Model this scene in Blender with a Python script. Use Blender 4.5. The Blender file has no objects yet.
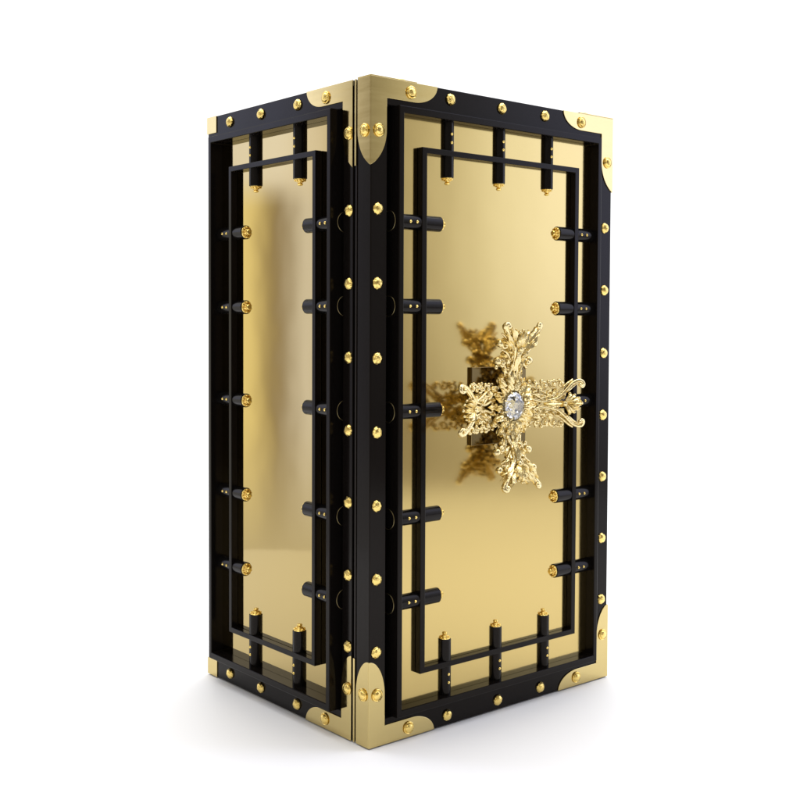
import bpy, bmesh, math, random
from mathutils import Vector, Matrix
random.seed(7)
W, D, H = 0.9296, 0.794, 1.7          # safe: width (door), depth, height
DT = 0.0538                            # door thickness
BY = 0.0725                            # where the body begins behind the door
scn = bpy.context.scene
C = scn.collection
PI = math.pi

# ------------------------------------------------------------------ materials
def mat(name, color, metallic=0., rough=.4, spec=.5, noise=None, bump=None, aniso=None, coat=0.):
    m = bpy.data.materials.new(name); m.use_nodes = True
    nt = m.node_tree; b = nt.nodes['Principled BSDF']
    b.inputs['Base Color'].default_value = (*color, 1)
    b.inputs['Metallic'].default_value = metallic
    b.inputs['Roughness'].default_value = rough
    b.inputs['Specular IOR Level'].default_value = spec
    b.inputs['Coat Weight'].default_value = coat
    b.inputs['Coat Roughness'].default_value = .08
    tc = nt.nodes.new('ShaderNodeTexCoord')
    if noise:                                            # (scale vector, amount in roughness, amount in colour)
        sc, ar, ac = noise
        mp = nt.nodes.new('ShaderNodeMapping'); mp.inputs['Scale'].default_value = sc
        nz = nt.nodes.new('ShaderNodeTexNoise'); nz.inputs['Scale'].default_value = 1; nz.inputs['Detail'].default_value = 5
        nt.links.new(tc.outputs['Object'], mp.inputs[0]); nt.links.new(mp.outputs[0], nz.inputs['Vector'])
        mr = nt.nodes.new('ShaderNodeMapRange')
        mr.inputs['From Min'].default_value = .3; mr.inputs['From Max'].default_value = .7
        mr.inputs['To Min'].default_value = max(0, rough - ar); mr.inputs['To Max'].default_value = rough + ar
        nt.links.new(nz.outputs['Fac'], mr.inputs['Value']); nt.links.new(mr.outputs[0], b.inputs['Roughness'])
        if ac:
            mx = nt.nodes.new('ShaderNodeMix'); mx.data_type = 'RGBA'
            mx.inputs['A'].default_value = (*[c * (1 - ac) for c in color], 1)
            mx.inputs['B'].default_value = (*[min(1, c * (1 + ac)) for c in color], 1)
            nt.links.new(nz.outputs['Fac'], mx.inputs['Factor']); nt.links.new(mx.outputs['Result'], b.inputs['Base Color'])
    if bump:                                             # (scale, strength, distance)
        nz2 = nt.nodes.new('ShaderNodeTexNoise'); nz2.inputs['Scale'].default_value = bump[0]; nz2.inputs['Detail'].default_value = 3
        nt.links.new(tc.outputs['Object'], nz2.inputs['Vector'])
        bp = nt.nodes.new('ShaderNodeBump'); bp.inputs['Strength'].default_value = bump[1]; bp.inputs['Distance'].default_value = bump[2]
        nt.links.new(nz2.outputs['Fac'], bp.inputs['Height']); nt.links.new(bp.outputs[0], b.inputs['Normal'])
    return m

M_black = mat('black_lacquer', (.0050, .0040, .0036), rough=.14, spec=.125, noise=((3, 3, .8), .04, 0))
M_wall = mat('dark_lacquer', (.007, .005, .004), rough=.24, spec=.2)
M_bolt = mat('black_bolt_steel', (.0048, .0042, .0040), rough=.18, spec=.17, noise=((40, 40, 4), .05, 0))
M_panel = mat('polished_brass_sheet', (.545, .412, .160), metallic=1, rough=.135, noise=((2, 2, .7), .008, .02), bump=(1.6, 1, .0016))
M_side = mat('dimmed_brass_sheet', (.42, .32, .134), metallic=1, rough=.05, noise=((2, 2, .7), .006, .02), bump=(1.6, 1, .0012))  # base darkened against the front sheet to dim the side panels' reflected light
M_bracket = mat('satin_brass', (.60, .475, .205), metallic=1, rough=.105, noise=((6, 6, 60), .04, .04))
M_gold = mat('gold_studs', (.92, .68, .21), metallic=1, rough=.1, bump=(230, .5, .003))
M_orn = mat('cast_gold', (.86, .71, .37), metallic=1, rough=.12, bump=(240, .4, .003), noise=((60, 60, 60), .05, .08))
M_ring = mat('dull_gold_line', (.30, .24, .12), metallic=1, rough=.35)
M_plate = mat('dark_gold_plate', (.18, .13, .055), metallic=1, rough=.14)
M_crys = mat('clear_crystal', (.86, .89, .97), rough=.0, spec=1.0)
b = M_crys.node_tree.nodes['Principled BSDF']
b.inputs['Transmission Weight'].default_value = 1.0; b.inputs['IOR'].default_value = 2.3
b.inputs['Coat Weight'].default_value = .5; b.inputs['Coat Roughness'].default_value = 0
M_floor = mat('white_studio_floor', (.90, .90, .905), rough=.55, spec=.2, noise=((.8, .8, .8), .03, 0))

for m_ in (M_black, M_wall, M_bolt): m_.node_tree.nodes['Principled BSDF'].inputs['Specular Tint'].default_value = (1, .89, .80, 1)
# ------------------------------------------------------------------ helpers
def add_box(bm, a, b):
    vs = [bm.verts.new((x, y, z)) for x in (a[0], b[0]) for y in (a[1], b[1]) for z in (a[2], b[2])]
    for f in ((0, 1, 3, 2), (4, 6, 7, 5), (0, 4, 5, 1), (2, 3, 7, 6), (0, 2, 6, 4), (1, 5, 7, 3)):
        bm.faces.new([vs[i] for i in f])

def rect(u0, u1, w0, w1): return [(u0, w0), (u1, w0), (u1, w1), (u0, w1)]

def bridge(bm, la, lb):
    n = len(la)
    for i in range(n):
        bm.faces.new((la[i], la[(i + 1) % n], lb[(i + 1) % n], lb[i]))

def add_ring(bm, outer, inner, n0, n1):
    """frame between two rectangles, from depth n0 to n1 (coordinates u, w, n)"""
    L = []
    for r in (outer, inner):
        for n in (n0, n1): L.append([bm.verts.new((u, w, n)) for u, w in r])
    bridge(bm, L[0], L[1]); bridge(bm, L[2], L[3]); bridge(bm, L[1], L[3]); bridge(bm, L[0], L[2])

def add_prism(bm, poly, n0, n1):
    a = [bm.verts.new((u, w, n0)) for u, w in poly]; b = [bm.verts.new((u, w, n1)) for u, w in poly]
    bm.faces.new(a); bm.faces.new(b); bridge(bm, a, b)

def add_lathe(bm, prof, seg=16, axis='n', at=(0, 0, 0), closed=True, jit=0, sx=1., sy=1.):
    """prof: list of (radius, height); turned about the third axis"""
    loops = []
    for r, h in prof:
        if r < 1e-6: loops.append([bm.verts.new((at[0], at[1], at[2] + h))])
        else: loops.append([bm.verts.new((at[0] + sx * r * math.cos(2 * PI * k / seg) * (1 + random.uniform(-jit, jit)),
                                          at[1] + sy * r * math.sin(2 * PI * k / seg) * (1 + random.uniform(-jit, jit)),
                                          at[2] + h * (1 + random.uniform(-jit, jit)))) for k in range(seg)])
    for A, B in zip(loops, loops[1:]):
        if len(A) == 1 and len(B) == 1: continue
        if len(A) == 1: [bm.faces.new((A[0], B[k], B[(k + 1) % seg])) for k in range(seg)]
        elif len(B) == 1: [bm.faces.new((A[k], A[(k + 1) % seg], B[0])) for k in range(seg)]
        else: bridge(bm, A, B)
    if closed:
        for A in (loops[0], loops[-1]):
            if len(A) > 1: bm.faces.new(A)

def add_tube(bm, pts, radii, seg=7, flat=1.0):
    """tapering tube through the points with round ends"""
    P = [Vector(p) for p in pts]; n = len(P)
    rings = []; up = Vector((0, 0, 1))
    for i in range(n):
        t = (P[min(i + 1, n - 1)] - P[max(i - 1, 0)]).normalized()
        s = t.cross(up)
        if s.length < 1e-4: s = t.cross(Vector((1, 0, 0)))
        s.normalize(); q = s.cross(t).normalized()
        rings.append([bm.verts.new(P[i] + radii[i] * (s * math.cos(a) + q * math.sin(a) * flat))
                      for a in [2 * PI * k / seg for k in range(seg)]])
    for A, B in zip(rings, rings[1:]): bridge(bm, A, B)
    for R, j in ((rings[0], 0), (rings[-1], n - 1)):
        d = (P[0] - P[1]) if j == 0 else (P[-1] - P[-2])
        v = bm.verts.new(P[j] + d.normalized() * radii[j] * .6)
        for k in range(seg): bm.faces.new((R[k], R[(k + 1) % seg], v))

def add_ball(bm, c, r, seg=8):
    prof = [(0, -r)] + [(r * math.cos(a), r * math.sin(a)) for a in (-1.0, -.5, 0, .5, 1.0)] + [(0, r)]
    add_lathe(bm, prof, seg, at=c)

def add_leaf(bm, pts, width, ridge=.35, teeth=0, side=(0, 0, 1)):
    """curled leaf blade: raised edges and a mid rib, given thickness"""
    P = [Vector(p) for p in pts]; n = len(P); rows = []; back = []
    sd = Vector(side)
    for i in range(n):
        t = (P[min(i + 1, n - 1)] - P[max(i - 1, 0)]).normalized()
        s = t.cross(sd).normalized(); q = s.cross(t).normalized()
        if q.dot(sd) < 0: q = -q
        k = i / (n - 1)
        w = width * (math.sin(PI * min(1, .12 + .88 * k)) ** .7 + .06)
        if teeth: w *= 1 + .28 * math.sin(k * teeth * 2 * PI)
        th = width * .22
        row = [P[i] + s * w * f + q * h * width for f, h in ((-1, .28), (-.5, -.05), (0, ridge), (.5, -.05), (1, .28))]
        rows.append([bm.verts.new(v) for v in row]); back.append([bm.verts.new(v - q * th) for v in row])
    for A, B in zip(rows, rows[1:]):
        for k in range(4): bm.faces.new((A[k], A[k + 1], B[k + 1], B[k]))
    for A, B in zip(back, back[1:]):
        for k in range(4): bm.faces.new((A[k + 1], A[k], B[k], B[k + 1]))
    for k in (0, 4):
        for i in range(n - 1): bm.faces.new((rows[i][k], rows[i + 1][k], back[i + 1][k], back[i][k]))
    for i in (0, n - 1):
        for k in range(4): bm.faces.new((rows[i][k], rows[i][k + 1], back[i][k + 1], back[i][k]))

# faces of the safe: (u, w, n) -> world
def T_front(v): return Vector((v[0], -v[2], v[1]))
def T_left(v): return Vector((-v[2], v[0], v[1]))
def T_right(v): return Vector((W + v[2], v[0], v[1]))

def finish(name, bm, m, parent=None, T=None, bevel=0, smooth=None, loc=None, segs=2):
    if T:
        for v in bm.verts: v.co = T(v.co)
    if loc:
        for v in bm.verts: v.co -= Vector(loc)
    bmesh.ops.recalc_face_normals(bm, faces=bm.faces)
    if smooth is not None:
        for f in bm.faces: f.smooth = True
        for e in bm.edges:
            e.smooth = len(e.link_faces) == 2 and e.calc_face_angle(0) < smooth
    me = bpy.data.meshes.new(name); bm.to_mesh(me); bm.free(); me.materials.append(m)
    o = bpy.data.objects.new(name, me); C.objects.link(o)
    if loc: o.location = loc
    if parent: o.parent = parent
    if bevel:
        md = o.modifiers.new('bevel', 'BEVEL'); md.width = bevel; md.segments = segs; md.limit_method = 'ANGLE'; md.angle_limit = math.radians(40)
        md.harden_normals = False
    return o

def struct(o): o['kind'] = 'structure'; return o

# ------------------------------------------------------------------ the safe
safe = bpy.data.objects.new('safe', None); C.objects.link(safe)
safe['label'] = 'tall black safe with gold mirror panels, gold corners and ornate gold cross handle with crystal'
safe['category'] = 'safe'

POST = .053
def tray_mesh(bm, u0, u1, n0, rec, nb, pl, pr, two=False):
    """slab with one (or two) recessed faces: post frame round a sunk field"""
    outer = rect(u0, u1, 0, H); inner = rect(u0 + pl, u1 - pr, .0674, H - .0674)
    mk = lambda r, n: [bm.verts.new((u, w, n)) for u, w in r]
    a = mk(outer, n0); b_ = mk(inner, n0); c = mk(inner, n0 - rec)
    bridge(bm, a, b_); bridge(bm, b_, c); bm.faces.new(c)
    z = mk(outer, nb); bridge(bm, a, z)
    if two:
        y = mk(inner, nb); x = mk(inner, nb + rec)
        bridge(bm, z, y); bridge(bm, y, x); bm.faces.new(x)
    else: bm.faces.new(z)

bm = bmesh.new(); tray_mesh(bm, 0, W, 0, .03, -DT, POST, POST)
door = finish('door', bm, M_black, safe, T_front, bevel=.0022)
bm = bmesh.new(); tray_mesh(bm, BY, D, 0, .03, -W, .0415, .0415, two=True)
body = finish('body', bm, M_black, safe, T_left, bevel=.0022)
bm = bmesh.new(); add_box(bm, (.012, DT + .0003, .012), (W - .012, BY - .0003, H - .012))
core = finish('door_seal', bm, M_wall, safe)
bm = bmesh.new(); add_ring(bm, rect(.0015, W - .0015, .0015, H - .0015), rect(.0118, W - .0118, .0118, H - .0118), -.0655, -.0585)
flange = finish('flange', bm, M_wall, safe, T_front, bevel=.001)

def raised_frame(T, u0, u1, h, w0=.067, t=.0156):
    bm = bmesh.new()
    add_ring(bm, rect(u0, u1, w0, H - w0), rect(u0 + t, u1 - t, w0 + t + .003, H - w0 - t - .003), -.0298, h)
    return finish('raised_frame', bm, M_black, safe, T, bevel=.0018)
def gold_panel(T, u0, u1, t=.0156, w0=.067):
    bm = bmesh.new(); e = .0004
    a = (u0 + t + e, w0 + t + .003 + e, -.0296); b_ = (u1 - t - e, H - w0 - t - .003 - e, -.006)
    add_box(bm, a, b_)
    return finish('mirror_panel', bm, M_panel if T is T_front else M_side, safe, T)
def inner_frame(T, u0, u1, h, tu, w0=.1625, tw=.0150):
    bm = bmesh.new()
    add_ring(bm, rect(u0, u1, w0, H - w0), rect(u0 + tu, u1 - tu, w0 + tw, H - w0 - tw), -.0055, h)
    return finish('inner_frame', bm, M_black, safe, T, bevel=.0012)

FU0, FU1 = .0735, W - .0735
LU0, LU1 = .1265, .7400
for T, u0, u1, h in ((T_front, FU0, FU1, .0244), (T_left, LU0, LU1, .0325), (T_right, LU0, LU1, .0325)):
    raised_frame(T, u0, u1, h); gold_panel(T, u0, u1)
inner_frame(T_front, .160, W - .160, .0125, .0172)
inner_frame(T_left, .2160, .6520, .0150, .0145)
inner_frame(T_right, .2160, .6520, .0150, .0145)

# --- studs: faceted hammered nail heads (local +Z = outward)
def local_mesh(name, bm, m, smooth=None):
    bmesh.ops.recalc_face_normals(bm, faces=bm.faces)
    if smooth is not None:
        for f in bm.faces: f.smooth = True
        for e in bm.edges: e.smooth = len(e.link_faces) == 2 and e.calc_face_angle(0) < smooth
    me = bpy.data.meshes.new(name); bm.to_mesh(me); bm.free(); me.materials.append(m); return me
stud_meshes = []
for k in range(5):
    bm = bmesh.new()
    add_lathe(bm, [(.0150, 0), (.0160, .0018), (.0150, .0042), (.0118, .0078), (.0068, .0104), (.0028, .0108), (0, .0112)], 11, jit=.035)
    stud_meshes.append(local_mesh('stud', bm, M_gold, smooth=.33))
bm = bmesh.new()
add_lathe(bm, [(.0155, 0), (.0168, .0012), (.0168, .0032), (.0148, .0046), (.0128, .0036), (.0124, .0050), (.0098, .0076), (.0050, .0092), (0, .0096)], 20, jit=.008)
cap_stud_mesh = local_mesh('stud', bm, M_gold, smooth=.7)

def place(name, me, T, u, w, n, parent, rot=0.):
    o = bpy.data.objects.new(name, me); C.objects.link(o); o.parent = parent
    e0 = T(Vector((0, 0, 0)))
    X = T(Vector((1, 0, 0))) - e0; Y = T(Vector((0, 1, 0))) - e0; Z = T(Vector((0, 0, 1))) - e0
    if X.cross(Y).dot(Z) < 0: X = -X
    R = Matrix((X, Y, Z)).transposed() @ Matrix.Rotation(rot, 3, 'Z')
    o.matrix_world = Matrix.Translation(T(Vector((u, w, n)))) @ R.to_4x4()
    return o
def stud(T, u, w, n=0., parent=None, cap=False):
    me = cap_stud_mesh if cap else random.choice(stud_meshes)
    return place('stud', me, T, u, w, n, parent or safe, random.uniform(0, 6.28))

ZS = (.243, .430, .6186, .8055, .993, 1.1826, 1.370)
for z in ZS:
    stud(T_front, .0225, z); stud(T_front, W - .0300, z)
    for T in (T_left, T_right):
        stud(T, .0885, z)
for x in (.268, .4594, .633):
    stud(T_front, x, H - .0265); stud(T_front, x, .027)
for y in (.318, .500, .667):
    for T in (T_left, T_right):
        stud(T, y, H - .0285); stud(T, y, .030)

# --- corner brackets
def qell(cx, cz, a, b_, a0, a1, n=14):
    return [(cx + a * math.cos(a0 + (a1 - a0) * k / n), cz + b_ * math.sin(a0 + (a1 - a0) * k / n)) for k in range(n + 1)]
def arch(leg, ext, cw, point, n=14):
    # from (0, ext) at the corner edge to (leg, ext - cw); point > 0 gives an ogive
    R_ = leg + point; f = lambda u: math.sqrt(max(0, 1 - ((u + point) / R_) ** 2))
    us = [leg * math.sin(PI / 2 * k / n) for k in range(n + 1)]
    return [(u, ext - cw + cw * f(u) / f(0)) for u in us]
def L_poly(leg_u, leg_w, ext_u, ext_w, cu, cw, point=0.):
    """L with quarter-ellipse ends, corner at (0,0), arms along +u and +w (w measured down)"""
    p = [(0, 0), (ext_u, 0)]
    p += qell(ext_u - cu, 0, cu, leg_w, 0, PI / 2)[1:]
    p += [(leg_u, leg_w)]
    p += list(reversed(arch(leg_u, ext_w, cw, point)))
    return p
TH = .0028
def corner_poly(p, flipu, flipw, U0, U1):
    return [((U0 + u) if not flipu else (U1 - u), w if not flipw else H - w) for u, w in p]
for top in (True, False):
    for right in (False, True):
        bm = bmesh.new()
        pf = L_poly(POST - .0005, .050, .2225, .2215, .080, .092, .03 if top else 0.)
        add_prism(bm, corner_poly(pf, right, top, -TH, W + TH), .0, TH)
        for v in bm.verts: v.co = T_front(v.co)
        # cheek on the side face of the door, half an arch
        bs = bmesh.new()
        ps = [(-0.0, 0), (DT - .002, 0)] + list(reversed(arch(DT - .002, .2215, .092, .03 if top else 0.)))
        poly = [(u, H - w) if top else (u, w) for u, w in ps]
        add_prism(bs, poly, 0, TH)
        Ts = T_right if right else T_left
        for v in bs.verts: v.co = Ts(v.co)
        # cap over the top or bottom edge
        zc = (H, H + TH) if top else (-TH, 0.)
        if top: add_box(bs, ((W - .15) if right else -TH, -TH, zc[0]), ((W + TH) if right else .15, DT - .002, zc[1]))
        me = bpy.data.meshes.new('tmp'); bs.to_mesh(me); bs.free(); bm.from_mesh(me); bpy.data.meshes.remove(me)
        br = finish('corner_bracket', bm, M_bracket, safe, bevel=.0008)
        zst = H - .1335 if top else .1335
        ws = H - .0265 if top else .0255
        stud(T_front, (W - .0235) if right else .0235, zst, TH, br, True)
        stud(T_front, (W - .142) if right else .129, ws, TH, br, True)
        stud(Ts, .0215, zst, TH, br, True)
        if top:
            o = bpy.data.objects.new('stud', cap_stud_mesh); C.objects.link(o); o.parent = br
            o.location = ((W - .11) if right else .11, .022, H + TH)
        # body bracket beside the door
        bm = bmesh.new()
        pb = L_poly(.0415, .049, .2020, .2215, .070, .092, .03 if top else 0.)
        poly = [(BY + u, (H - w) if top else w) for u, w in pb]
        add_prism(bm, poly, 0, TH)
        for v in bm.verts: v.co = Ts(v.co)
        bb = finish('corner_bracket', bm, M_bracket, safe, bevel=.0008)
        stud(Ts, .0865, zst, TH, bb, True); stud(Ts, .1855, (H - .0285) if top else .0265, TH, bb, True)
        # narrow strip on the flange
        bm = bmesh.new(); z0, z1 = (H - .218, H) if top else (-.000, .218)
        add_box(bm, (.0586, z0, -.0008), (.0654, z1, .0016))
        finish('edge_strip', bm, M_bracket, safe, Ts, bevel=.0005)
        # rear bracket
        bm = bmesh.new()
        pr_ = [(0, 0), (.0545, 0), (.0545, .050), (0, .050)]
        poly = [(D + TH - u, (H - w) if top else w) for u, w in pr_]
        add_prism(bm, poly, 0, TH)
        for v in bm.verts: v.co = Ts(v.co)
        finish('corner_bracket', bm, M_bracket, safe, bevel=.0008)

# --- locking bolts
def bolt_mesh(L, ra, rn):
    bm = bmesh.new()
    c = .0012
    add_lathe(bm, [(ra, 0), (ra, L - c), (ra - c, L)], 40, sy=rn / ra)
    return local_mesh('bolt', bm, M_bolt, smooth=.6)
def cap_mesh(ra, rn):
    bm = bmesh.new(); k = rn / ra
    r = ra * .86
    add_lathe(bm, [(r, 0), (r * 1.02, .0016), (r * .93, .0030), (r * .6, .0034), (r * .5, .0060), (r * .30, .0080),
                   (r * .24, .0105), (r * .40, .0125), (r * .46, .0150), (r * .36, .0178), (0, .0192)], 22, sy=k)
    for i in range(10):
        a = 2 * PI * i / 10
        add_ball(bm, (r * .84 * math.cos(a), r * .84 * k * math.sin(a), .0042), r * .185, 7)
    for i in range(6):
        a = 2 * PI * (i + .5) / 6
        add_ball(bm, (r * .46 * math.cos(a), r * .46 * k * math.sin(a), .0072), r * .16, 6)
    return local_mesh('end_cap', bm, M_gold, smooth=.7)
bm = bmesh.new(); add_lathe(bm, [(.0042, -.001), (.0042, .0008), (.0032, .0022), (.0014, .0030), (0, .0032)], 12)
rivet_mesh = local_mesh('rivet', bm, M_gold, smooth=.8)
def ring_mesh(R, r=.0011):
    bm = bmesh.new(); n = 48; loops = []
    for i in range(n):
        a = 2 * PI * i / n
        loops.append([bm.verts.new(((R + r * math.cos(b_)) * math.cos(a), (R + r * math.cos(b_)) * math.sin(a), r * math.sin(b_))) for b_ in [2 * PI * k / 6 for k in range(6)]])
    for i in range(n): bridge(bm, loops[i], loops[(i + 1) % n])
    return local_mesh('ring', bm, M_ring, smooth=1.5)
RING = ring_mesh(.0262)
BM = {}
def bolt(T, start, d, L, ra, rn, axis_n=-.005, out=.0165):
    """start (u,w) on the inner side of the raised frame, d = unit direction in (u,w)"""
    key = (L, ra, rn)
    if key not in BM: BM[key] = (bolt_mesh(L, ra, rn), cap_mesh(ra, rn))
    e0 = T(Vector((0, 0, 0)))
    A = T(Vector((d[0], d[1], 0))) - e0                     # along the bolt
    Nn = T(Vector((0, 0, 1))) - e0                          # outward
    X = Nn.cross(A)
    R = Matrix((X, Nn, A)).transposed().to_4x4()
    o = bpy.data.objects.new('bolt', BM[key][0]); C.objects.link(o); o.parent = safe
    o.matrix_world = Matrix.Translation(T(Vector((start[0], start[1], axis_n)))) @ R
    c = bpy.data.objects.new('end_cap', BM[key][1]); C.objects.link(c); c.parent = o
    c.location = (0, 0, L - .0004); c.rotation_euler = (0, 0, 0)
    for s in (.033, .0555):
        r_ = bpy.data.objects.new('rivet', rivet_mesh); C.objects.link(r_); r_.parent = o
        r_.location = (0, rn, s); r_.rotation_euler = (-PI / 2, 0, 0)
    g = bpy.data.objects.new('ring', RING); C.objects.link(g); g.parent = o
    g.location = (0, -.012, -out)
    return o
ZB = (.357, .577, .8535, 1.126, 1.3435)
t = .0156
for z in ZB:
    bolt(T_front, (FU0 + t, z), (1, 0), .1475, .0202, .0165)
    bolt(T_front, (FU1 - t, z), (-1, 0), .1475, .0202, .0165)
    for T in (T_left, T_right):
        bolt(T, (LU0 + t, z), (1, 0), .1385, .0202, .0180)
        bolt(T, (LU1 - t, z), (-1, 0), .1355, .0202, .0180)
for x in (.2635, .456, .6505):
    bolt(T_front, (x, H - .0856), (0, -1), .1470, .0172, .0165, out=.0192)
    bolt(T_front, (x, .0856), (0, 1), .1495, .0172, .0165, out=.0192)
for y in (.3165, .5375):
    for T in (T_left, T_right):
        bolt(T, (y, H - .0856), (0, -1), .1420, .0195, .0180, out=.0192)
        bolt(T, (y, .0856), (0, 1), .1495, .0195, .0180, out=.0192)

# ------------------------------------------------------------------ the ornate handle
HX, HZ = .4630, .8560
handle = bpy.data.objects.new('handle', None); C.objects.link(handle); handle.parent = safe
handle.location = (HX, 0, HZ)
def hfin(name, bm, m, smooth=.9, loc=(0, 0, 0), rot=0.):
    """local handle coordinates: x right, y up, z outward -> mesh x, -z, y"""
    for v in bm.verts:
        x, y, z = v.co
        ca, sa = math.cos(rot), math.sin(rot)
        x, y = x * ca - y * sa, x * sa + y * ca
        v.co = Vector((x, -z, y))
    bmesh.ops.recalc_face_normals(bm, faces=bm.faces)
    for f in bm.faces: f.smooth = True
    for e in bm.edges: e.smooth = len(e.link_faces) == 2 and e.calc_face_angle(0) < smooth
    me = bpy.data.meshes.new(name); bm.to_mesh(me); bm.free(); me.materials.append(m)
    o = bpy.data.objects.new(name, me); C.objects.link(o); o.parent = handle; o.location = loc
    return o
bm = bmesh.new(); add_box(bm, (-.1055, -.1065, -.0058), (.1055, .1065, .0035))
bp_ = hfin('back_plate', bm, M_plate, smooth=.2); bp_.location = (-.008, 0, 0)
md = bp_.modifiers.new('bevel', 'BEVEL'); md.width = .0012; md.segments = 2
bm = bmesh.new(); add_lathe(bm, [(.034, .003), (.030, .008), (.016, .014), (.013, .022), (.018, .029), (.030, .033), (.03, .036)], 28)
hfin('stem', bm, M_plate)

def hgt(s): return .027 + .062 * max(0, (s - .02) / .215) ** 1.45
def p3(s, t_, dz=0.): return (s, t_, hgt(s) + dz - 1.2 * t_ * t_)
def curve(pts, n=14, dz=0., bulge=0.):
    """Catmull-Rom through (s, t) points"""
    P = [pts[0]] + list(pts) + [pts[-1]]; out = []
    m = len(pts) - 1
    for i in range(m):
        a, b_, c, d = P[i], P[i + 1], P[i + 2], P[i + 3]
        k = max(3, n // m)
        for j in range(k + (1 if i == m - 1 else 0)):
            x = j / k
            q = [.5 * (2 * b_[e] + (c[e] - a[e]) * x + (2 * a[e] - 5 * b_[e] + 4 * c[e] - d[e]) * x * x + (-a[e] + 3 * b_[e] - 3 * c[e] + d[e]) * x ** 3) for e in (0, 1)]
            f = (i + x) / m
            out.append(p3(q[0], q[1], dz + bulge * math.sin(PI * f)))
    return out
def taper(n, r0, rm, r1):
    return [r0 + (rm - r0) * min(1, 2 * k / (n - 1)) if k < n / 2 else rm + (r1 - rm) * (2 * k / (n - 1) - 1) for k in range(n)]
def spiral(cs, ct, r0, r1, a0, turns, n=20, dz0=0., dz1=.006):
    return [p3(cs + (r0 + (r1 - r0) * k / n) * math.cos(a0 + 2 * PI * turns * k / n), ct + (r0 + (r1 - r0) * k / n) * math.sin(a0 + 2 * PI * turns * k / n), dz0 + (dz1 - dz0) * k / n) for k in range(n + 1)]
def hook(bm, path, r0, r1, curl=1., blunt=.0):
    c = curve(path, 36, .006, .004)
    add_tube(bm, c, [r0 + (r1 - r0) * (k / len(c)) ** 2 for k in range(len(c))], 9)
    e = Vector(c[-1]); d = (Vector(c[-1]) - Vector(c[-4])); d.z = 0; d.normalize()
    sg = 1 if path[-1][1] > 0 else -1
    q = Vector((-d.y, d.x, 0)) * -sg if False else Vector((d.y * sg, -d.x * sg, 0))
    c2 = [e + .0078 * curl * (d * math.sin(a) + q * (1 - math.cos(a))) + Vector((0, 0, .007 * math.sin(a * .5))) for a in [k * .46 for k in range(10)]]
    add_tube(bm, c2, [r1 * (1 - .05 * k) for k in range(10)], 9)
    add_ball(bm, c2[-1], r1 * .86, 9)
def twirl(bm, cs, ct, r, a0, tr, eye, rt=.0042):
    sp = spiral(cs, ct, r, .0028, a0, tr, 22, 0, .012)
    add_tube(bm, sp, taper(len(sp), rt, rt * .95, rt * 1.1), 8)
    add_ball(bm, sp[-1], eye, 9)
def bed(bm, rnd, sg, s0, s1, n, tmax, wd):
    for k in range(n):
        s_ = s0 + (s1 - s0) * k / (n - 1) + rnd.uniform(-.003, .003); a = rnd.uniform(.5, 1.25)
        t0 = rnd.uniform(.002, .020); ln = rnd.uniform(.026, .042)
        t1 = min(tmax, t0 + ln * math.sin(a))
        c = curve([(s_, t0 * sg), (s_ + ln * .45 * math.cos(a), (t0 + (t1 - t0) * .55) * sg), (s_ + ln * math.cos(a) * .8, t1 * sg)], 10, rnd.uniform(-.006, .001), .008)
        add_leaf(bm, c, rnd.uniform(.8, 1.15) * wd, ridge=.55, teeth=2.6)
def palmette(bm, s0, Ls, spread, wd):
    for k in range(-3, 4):
        a = spread * k / 3; Ln = Ls * (1 - .09 * abs(k))
        c = curve([(s0, 0), (s0 + Ln * .55 * math.cos(a), Ln * .62 * math.sin(a)), (s0 + .003 + Ln * math.cos(a), Ln * .85 * math.sin(a))], 10, .007, .014)
        add_leaf(bm, c, wd, ridge=.6)
        add_ball(bm, Vector(c[-1]) + Vector((0, 0, .001)), .0046, 7)
    add_ball(bm, p3(s0 - .003, 0, .016), .0085, 10)
def strands(bm, rnd, sg, pts_list, r=.0034):
    for pts in pts_list:
        c = curve([(a, b_ * sg) for a, b_ in pts], 26, rnd.uniform(.001, .006), .004)
        add_tube(bm, c, taper(len(c), r * .8, r * 1.15, r * .7), 8)
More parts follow.
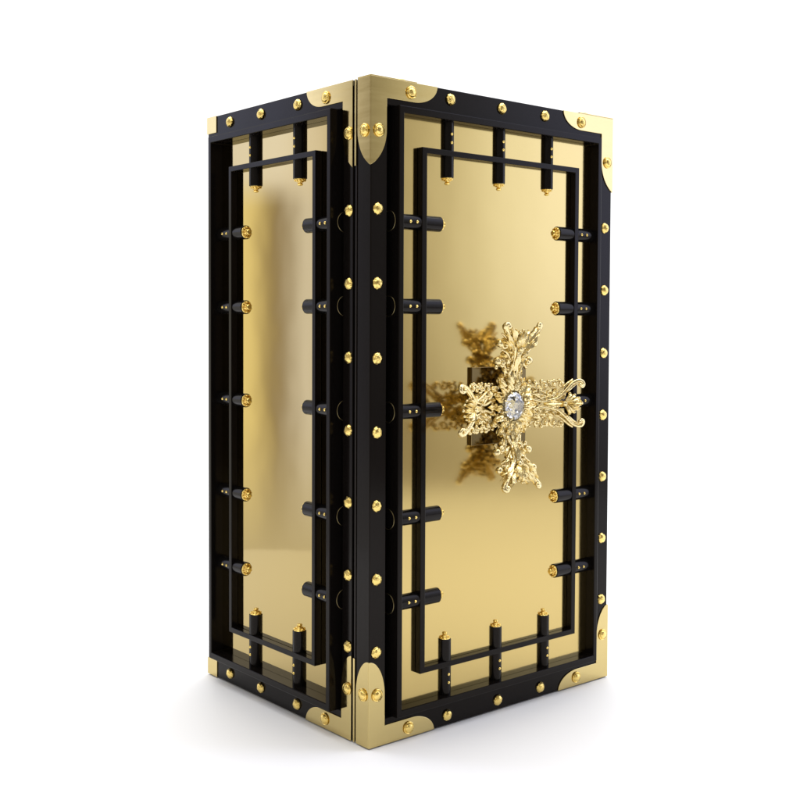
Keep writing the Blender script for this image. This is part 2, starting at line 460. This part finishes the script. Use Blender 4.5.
def side_arm(rnd):
    """broad arm with a beaded openwork fringe and two hooks at its end"""
    bm = bmesh.new(); j = lambda a: rnd.uniform(-a, a)
    for sg in (1, -1):
        hook(bm, [(.030, .006 * sg), (.075, .015 * sg), (.115, .008 * sg), (.155, .016 * sg), (.182, .036 * sg), (.204, .056 * sg), (.222, .064 * sg), (.233, .063 * sg)], .0040, .0068)
        strands(bm, rnd, sg, [[(.150, .024), (.175, .042), (.195, .058), (.212, .068)], [(.160, .014), (.188, .034), (.208, .049), (.222, .056)],
                              [(.036, .026), (.060, .036), (.095, .026), (.128, .002), (.150, -.012)], [(.050, .040), (.085, .048), (.120, .034), (.150, .020), (.170, .006)],
                              [(.034, .014), (.058, .026), (.092, .030), (.126, .022), (.160, .026)]])
        for k, (cs, ct, r) in enumerate(((.070, .049, .0115), (.097, .051, .0125), (.124, .052, .0125), (.150, .052, .0115), (.172, .055, .0095))):
            twirl(bm, cs + j(.002), ct * sg + j(.001), r, (2.0 + 1.7 * k) * sg, (1.25 if k % 2 else -1.25) * sg, .0056, .0036)
        for k in range(7):
            s_ = .060 + k * .0190 + j(.003)
            add_ball(bm, p3(s_, (.0625 + j(.003)) * sg, .002 + j(.003)), .0058 + j(.0012), 9)
        bed(bm, rnd, sg, .040, .165, 13, .058, .0092)
        for k in range(5):
            q = Vector(p3(.058 + k * .024 + j(.004), (.028 + j(.012)) * sg, .004))
            add_tube(bm, [q, q + Vector((.003, .004 * sg, .009)), q + Vector((.008, .005 * sg, .013)), q + Vector((.012, .001 * sg, .010))], [.0030, .0036, .0034, .0026], 7)
    add_leaf(bm, curve([(.030, 0), (.064, 0), (.096, 0)], 12, .006, .008), .0085, teeth=3)
    add_leaf(bm, curve([(.118, 0), (.148, 0), (.184, 0)], 12, .006, .010), .0090, teeth=3)
    palmette(bm, .178, .050, 1.15, .0076)
    return bm
def upright_arm(rnd):
    """narrow neck, a pair of round knobs, then a leafy head with two blunt horns"""
    bm = bmesh.new(); j = lambda a: rnd.uniform(-a, a)
    for sg in (1, -1):
        hook(bm, [(.030, .005 * sg), (.080, .016 * sg), (.120, .006 * sg), (.155, .015 * sg), (.182, .036 * sg), (.203, .056 * sg), (.217, .066 * sg)], .0042, .0092, .6)
        strands(bm, rnd, sg, [[(.146, .020), (.172, .040), (.190, .058), (.200, .070)], [(.158, .010), (.184, .028), (.204, .044), (.216, .052)],
                              [(.034, .022), (.056, .030), (.086, .022), (.112, .002), (.134, -.014), (.152, -.026)],
                              [(.036, .034), (.060, .036), (.088, .028), (.112, .034), (.124, .048)], [(.118, .008), (.134, .024), (.148, .040), (.156, .056)]])
        # side knob on a curled stalk, and a second one under the horn
        twirl(bm, .116, .047 * sg, .0135, 2.4 * sg, -1.3 * sg, .0075, .0046)
        add_ball(bm, p3(.124, .061 * sg, .004), .0120, 12)
        add_ball(bm, p3(.106, .058 * sg, .000), .0062, 9)
        twirl(bm, .166, .050 * sg, .0105, 4.0 * sg, 1.3 * sg, .0062, .0042)
        add_ball(bm, p3(.172, .066 * sg, .004), .0108, 12)
        twirl(bm, .070, .036 * sg, .0105, 1.0 * sg, 1.3 * sg, .0055, .0038)
        bed(bm, rnd, sg, .038, .112, 8, .042, .0095)
        bed(bm, rnd, sg, .132, .186, 9, .066, .0105)
        for (s0, t0, s1, t1, s2, t2, wd) in ((.160, .020, .186, .044, .206, .066, .0110), (.150, .014, .172, .040, .184, .068, .0100), (.170, .016, .196, .034, .216, .050, .0090)):
            add_leaf(bm, curve([(s0, t0 * sg), (s1, t1 * sg), (s2, t2 * sg)], 12, .006, .009), wd, ridge=.6, teeth=2.5)
        for k in range(4):
            q = Vector(p3(.052 + k * .027 + j(.004), (.016 + j(.008)) * sg, .004))
            add_tube(bm, [q, q + Vector((.003, .004 * sg, .009)), q + Vector((.008, .005 * sg, .013)), q + Vector((.012, .001 * sg, .010))], [.0030, .0036, .0034, .0026], 7)
    add_leaf(bm, curve([(.030, 0), (.062, 0), (.098, 0)], 12, .006, .008), .0090, teeth=3)
    add_leaf(bm, curve([(.096, 0), (.130, 0), (.164, 0)], 12, .006, .010), .0090, teeth=3)
    palmette(bm, .160, .044, 1.0, .0080)
    return bm
rnd = random.Random(3)
for k in range(4):
    hfin('leaf_arm', (upright_arm if k % 2 else side_arm)(rnd), M_orn, rot=k * PI / 2)
# centre rosette: rings of leaves cupping the crystal
bm = bmesh.new()
add_lathe(bm, [(.030, .026), (.046, .028), (.050, .033), (.044, .038), (.036, .0385), (.034, .032), (.020, .030), (0, .030)], 36)
for n_, r0, r1, w_, z0, z1, ph in ((16, .034, .090, .0125, .030, .043, .5), (14, .034, .080, .0120, .036, .048, 0), (14, .034, .069, .0100, .040, .051, .22), (18, .034, .055, .0068, .042, .051, .1)):
    for k in range(n_):
        a = 2 * PI * (k + ph) / n_; q = r1 * rnd.uniform(.93, 1.06)
        f = lambda r, z: (r * math.cos(a), r * math.sin(a), z)
        add_leaf(bm, [f(r0, z0), f(r0 + (q - r0) * .3, z0 + .007), f(r0 + (q - r0) * .6, z1 + .004), f(r0 + (q - r0) * .85, z1 + .002), f(q, z1 - .004)], w_ * rnd.uniform(.85, 1.1), ridge=.45)
for k in range(22):
    a = 2 * PI * k / 22
    add_ball(bm, (.0430 * math.cos(a), .0430 * math.sin(a), .048), .0046, 8)
for k in range(8):                                       # gaps between the arms: diagonal curls
    a = PI / 4 * k + PI / 8
    for s_ in (-1, 1):
        pts = [(r * math.cos(a + s_ * x), r * math.sin(a + s_ * x), z) for r, x, z in ((.045, .0, .034), (.060, .06, .042), (.072, .15, .046), (.078, .26, .044), (.072, .33, .042))]
        add_tube(bm, pts, [.003, .0036, .0034, .003, .0032], 7)
        add_ball(bm, pts[-1], .0048, 8)
hfin('rosette', bm, M_orn)
# crystal: brilliant cut
bm = bmesh.new(); n = 16; R = .0385
def crl(r, z, m, off): return [bm.verts.new((r * math.cos(2 * PI * (k + off) / m), r * math.sin(2 * PI * (k + off) / m), z)) for k in range(m)]
T8 = crl(R * .50, .0705, 8, 0); S8 = crl(R * .78, .0655, 8, .5); G16 = crl(R, .0560, 16, 0); P8 = crl(R * .55, .042, 8, .5)
cul = bm.verts.new((0, 0, .0325)); bm.faces.new(T8)
for k in range(8):
    k1 = (k + 1) % 8
    bm.faces.new((T8[k], T8[k1], S8[k]))
    bm.faces.new((T8[k1], S8[k], G16[(2 * k + 2) % 16], S8[k1])) if False else None
    bm.faces.new((S8[k], G16[2 * k], G16[2 * k + 1])); bm.faces.new((S8[k], G16[2 * k + 1], G16[(2 * k + 2) % 16]))
    bm.faces.new((T8[k1], S8[k], G16[(2 * k + 2) % 16])); bm.faces.new((T8[k1], G16[(2 * k + 2) % 16], S8[k1]))
    bm.faces.new((G16[2 * k], G16[2 * k + 1], P8[k])); bm.faces.new((G16[2 * k + 1], G16[(2 * k + 2) % 16], P8[k]))
    bm.faces.new((G16[(2 * k + 2) % 16], P8[k], P8[k1])); bm.faces.new((P8[k], P8[k1], cul))
cr = hfin('crystal', bm, M_crys, smooth=.01)
for f in cr.data.polygons: f.use_smooth = False
bm = bmesh.new()
add_lathe(bm, [(.0345, .032), (.0375, .031), (.0385, .035), (.0370, .0385), (.0345, .037)], 32)
for k in range(8):
    a = 2 * PI * (k + .5) / 8
    f = lambda r, z: (r * math.cos(a), r * math.sin(a), z)
    add_tube(bm, [f(.036, .034), f(.0405, .046), f(.0410, .056), f(.0365, .0625)], [.0026, .0028, .0026, .0016], 8)
hfin('prong_setting', bm, M_orn)

# ------------------------------------------------------------------ floor
bm = bmesh.new()
ctr = (.5, .4); n = 96; R0 = 5.6
def floor_r(a):
    az_ = math.degrees(math.atan2(math.cos(a), math.sin(a)))          # from +Y towards +X
    r = 4.9
    for c_, wd, rr in ((-52, 30, 2.5), (140, 70, 4.4)):
        d_ = abs((az_ - c_ + 180) % 360 - 180)
        k_ = max(0., min(1., (wd + 18 - d_) / 30)); k_ = k_ * k_ * (3 - 2 * k_)
        r += (rr - r) * k_
    return r
n = 180
ring = [bm.verts.new((ctr[0] + floor_r(2 * PI * k / n) * math.cos(2 * PI * k / n), ctr[1] + floor_r(2 * PI * k / n) * math.sin(2 * PI * k / n), -.0032)) for k in range(n)]
bm.faces.new(ring)
low = [bm.verts.new((v.co.x, v.co.y, -.06)) for v in ring]; bridge(bm, ring, low)
struct(finish('floor', bm, M_floor))

# ------------------------------------------------------------------ world: white surroundings, with bands made up for the panel reflections
w = bpy.data.worlds.new('World'); scn.world = w; w.use_nodes = True
nt = w.node_tree; bg = nt.nodes['Background']; bg.inputs['Strength'].default_value = 1
tc = nt.nodes.new('ShaderNodeTexCoord')
def math_n(op, a, b_=None, c=None):
    m = nt.nodes.new('ShaderNodeMath'); m.operation = op
    for i, v in enumerate((a, b_, c)):
        if v is None: continue
        if isinstance(v, (int, float)): m.inputs[i].default_value = v
        else: nt.links.new(v, m.inputs[i])
    return m.outputs[0]
sep = nt.nodes.new('ShaderNodeSeparateXYZ'); nt.links.new(tc.outputs['Generated'], sep.inputs[0])
az = math_n('ARCTAN2', sep.outputs[0], sep.outputs[1])            # from +Y towards +X
azd = math_n('MULTIPLY', az, 180 / PI)
eld = math_n('MULTIPLY', math_n('ARCSINE', sep.outputs[2]), 180 / PI)
def ramp(val, lo, hi, stops, interp='EASE'):
    mr = nt.nodes.new('ShaderNodeMapRange'); mr.inputs['From Min'].default_value = lo; mr.inputs['From Max'].default_value = hi
    nt.links.new(val, mr.inputs['Value'])
    r = nt.nodes.new('ShaderNodeValToRGB'); nt.links.new(mr.outputs[0], r.inputs[0]); r.color_ramp.interpolation = interp
    e = r.color_ramp.elements
    while len(e) > 1: e.remove(e[-1])
    for i, (p, c) in enumerate(stops):
        x = e[0] if i == 0 else e.new((p - lo) / (hi - lo))
        x.position = (p - lo) / (hi - lo); x.color = (*c, 1) if len(c) == 3 else c
    return r.outputs[0]
def g(v, t=(1, 1, 1)): return tuple(v * k for k in t)
WM = (1, .92, .80)
def mixc(fac, A, B, blend='MIX'):
    m = nt.nodes.new('ShaderNodeMix'); m.data_type = 'RGBA'; m.blend_type = blend
    for k, v in (('Factor', fac), ('A', A), ('B', B)):
        if isinstance(v, (int, float)): m.inputs[k].default_value = v
        elif isinstance(v, tuple): m.inputs[k].default_value = (*v, 1)
        else: nt.links.new(v, m.inputs[k])
    return m.outputs['Result']
COOL = (1, 1.08, 1.5)
# horizontal sweep of the studio: white cyclorama ahead (0..100 deg), made-up bright and dark bands elsewhere, shaping the gold panels' reflections
HI = ramp(azd, -180, 180, [(-180, g(.25, WM)), (-120, g(.4, WM)), (-75, g(.5, WM)), (-43, g(.25, WM)), (-38.4, g(.32, WM)), (-37.2, g(.6, WM)), (-36.4, g(1.55, (1, 1, 1.15))), (-34, g(1.8, COOL)),
                           (-22, g(1.3)), (0, g(1.3)), (90, g(1.3)), (108, g(1.4, (1, 1.03, 1.15))), (131, g(2.0, (1, 1.08, 1.5))), (135, g(1.6, (1, 1.07, 1.3))), (138, g(1.02, (1, 1.0, 1.0))), (139.6, g(.78, (1, .98, .92))), (142, g(.30, (1, .92, .82))), (155, g(.3, WM)), (180, g(.25, WM))], 'LINEAR')
LO = ramp(azd, -180, 180, [(-180, g(.25, WM)), (-120, g(.4, WM)), (-75, g(.5, WM)), (-43, g(.25, WM)), (-38.4, g(.32, WM)), (-37.2, g(.6, WM)), (-36.4, g(1.4, (1, 1.04, 1.3))), (-34.9, g(1.55, (1, 1.07, 1.5))), (-34.3, g(.66, (1, .9, .75))), (-33.6, g(.48, (1, .80, .58))),
                           (-33.15, g(.60, (1, .83, .6))), (-32.9, g(1.8, (1, .95, .62))), (-32.0, g(1.8, (1, .95, .68))), (-28, g(1.3)), (-22, g(1.3)), (0, g(1.3)), (90, g(1.3)),
                           (108, g(1.2)), (128, g(.80, (1, .95, .9))), (134, g(.68, (1, .95, .88))), (139, g(.46, (1, .9, .8))), (142, g(.28, (1, .9, .8))), (155, g(.3, WM)), (180, g(.25, WM))], 'LINEAR')
upR = ramp(eld, -90, 90, [(-90, g(0)), (-9, g(0)), (-5.5, g(.25)), (-2, g(.7)), (3, g(.95)), (7, g(1)), (90, g(1))], 'LINEAR')
upL = ramp(eld, -90, 90, [(-90, g(0)), (5.8, g(0)), (7.2, g(1)), (90, g(1))], 'LINEAR')
isR = ramp(azd, -180, 180, [(-180, g(1)), (-100, g(1)), (-80, g(0)), (-20, g(0)), (60, g(1)), (180, g(1))], 'LINEAR')
lowL = ramp(eld, -90, 90, [(-90, g(1)), (-12, g(1)), (-5, g(0)), (90, g(0))], 'LINEAR')
notR = mixc(isR, (1, 1, 1), (0, 0, 0))
LO2 = mixc(mixc(1.0, lowL, notR, 'MULTIPLY'), LO, (1.15, 1.13, 1.10))  # floor-like brightness painted in low down, softening the floor edge in reflections
sky = mixc(mixc(isR, upL, upR), LO2, HI)
nt.links.new(sky, bg.inputs['Color'])

def area(name, loc, target, size, energy, color=(1, 1, 1), sy=None):
    l = bpy.data.lights.new(name, 'AREA'); l.energy = energy; l.size = size; l.color = color
    if sy: l.shape = 'RECTANGLE'; l.size_y = sy
    o = bpy.data.objects.new(name, l); C.objects.link(o); o.location = loc
    o.rotation_euler = (Vector(target) - Vector(loc)).to_track_quat('-Z', 'Y').to_euler()
    return o
area('overhead_fill', (1.3, 1.3, 5.2), (1.1, 1.1, 0), 6.5, 400)  # added unseen fill, lifts the floor until it clips to white
area('key_softbox', (-2.6, -2.4, 3.9), (.4, .2, .9), 1.4, 20)

# ------------------------------------------------------------------ camera
cx, cy, cz, yaw, pitch, f = -1.75656, -2.212885, 1.090167, .697478, -.0340453, 1124.165
F = Vector((math.sin(yaw) * math.cos(pitch), math.cos(yaw) * math.cos(pitch), math.sin(pitch)))
R = F.cross(Vector((0, 0, 1))).normalized(); U = R.cross(F)
ro = .0043247
R, U = R * math.cos(ro) + U * math.sin(ro), U * math.cos(ro) - R * math.sin(ro)
cam = bpy.data.cameras.new('camera'); co = bpy.data.objects.new('camera', cam); C.objects.link(co)
M3 = Matrix((R, U, -F)).transposed()
co.matrix_world = Matrix.Translation((cx, cy, cz)) @ M3.to_4x4()
cam.sensor_width = 36; cam.lens = 36 * f / 800; cam.shift_y = -41.5677 / 800; cam.clip_end = 200; cam.clip_start = .05
scn.camera = co
scn.view_settings.view_transform = 'Standard'; scn.view_settings.look = 'None'
scn.view_settings.exposure = 0; scn.view_settings.gamma = 1
scn.render.resolution_x = 1024; scn.render.resolution_y = 1024
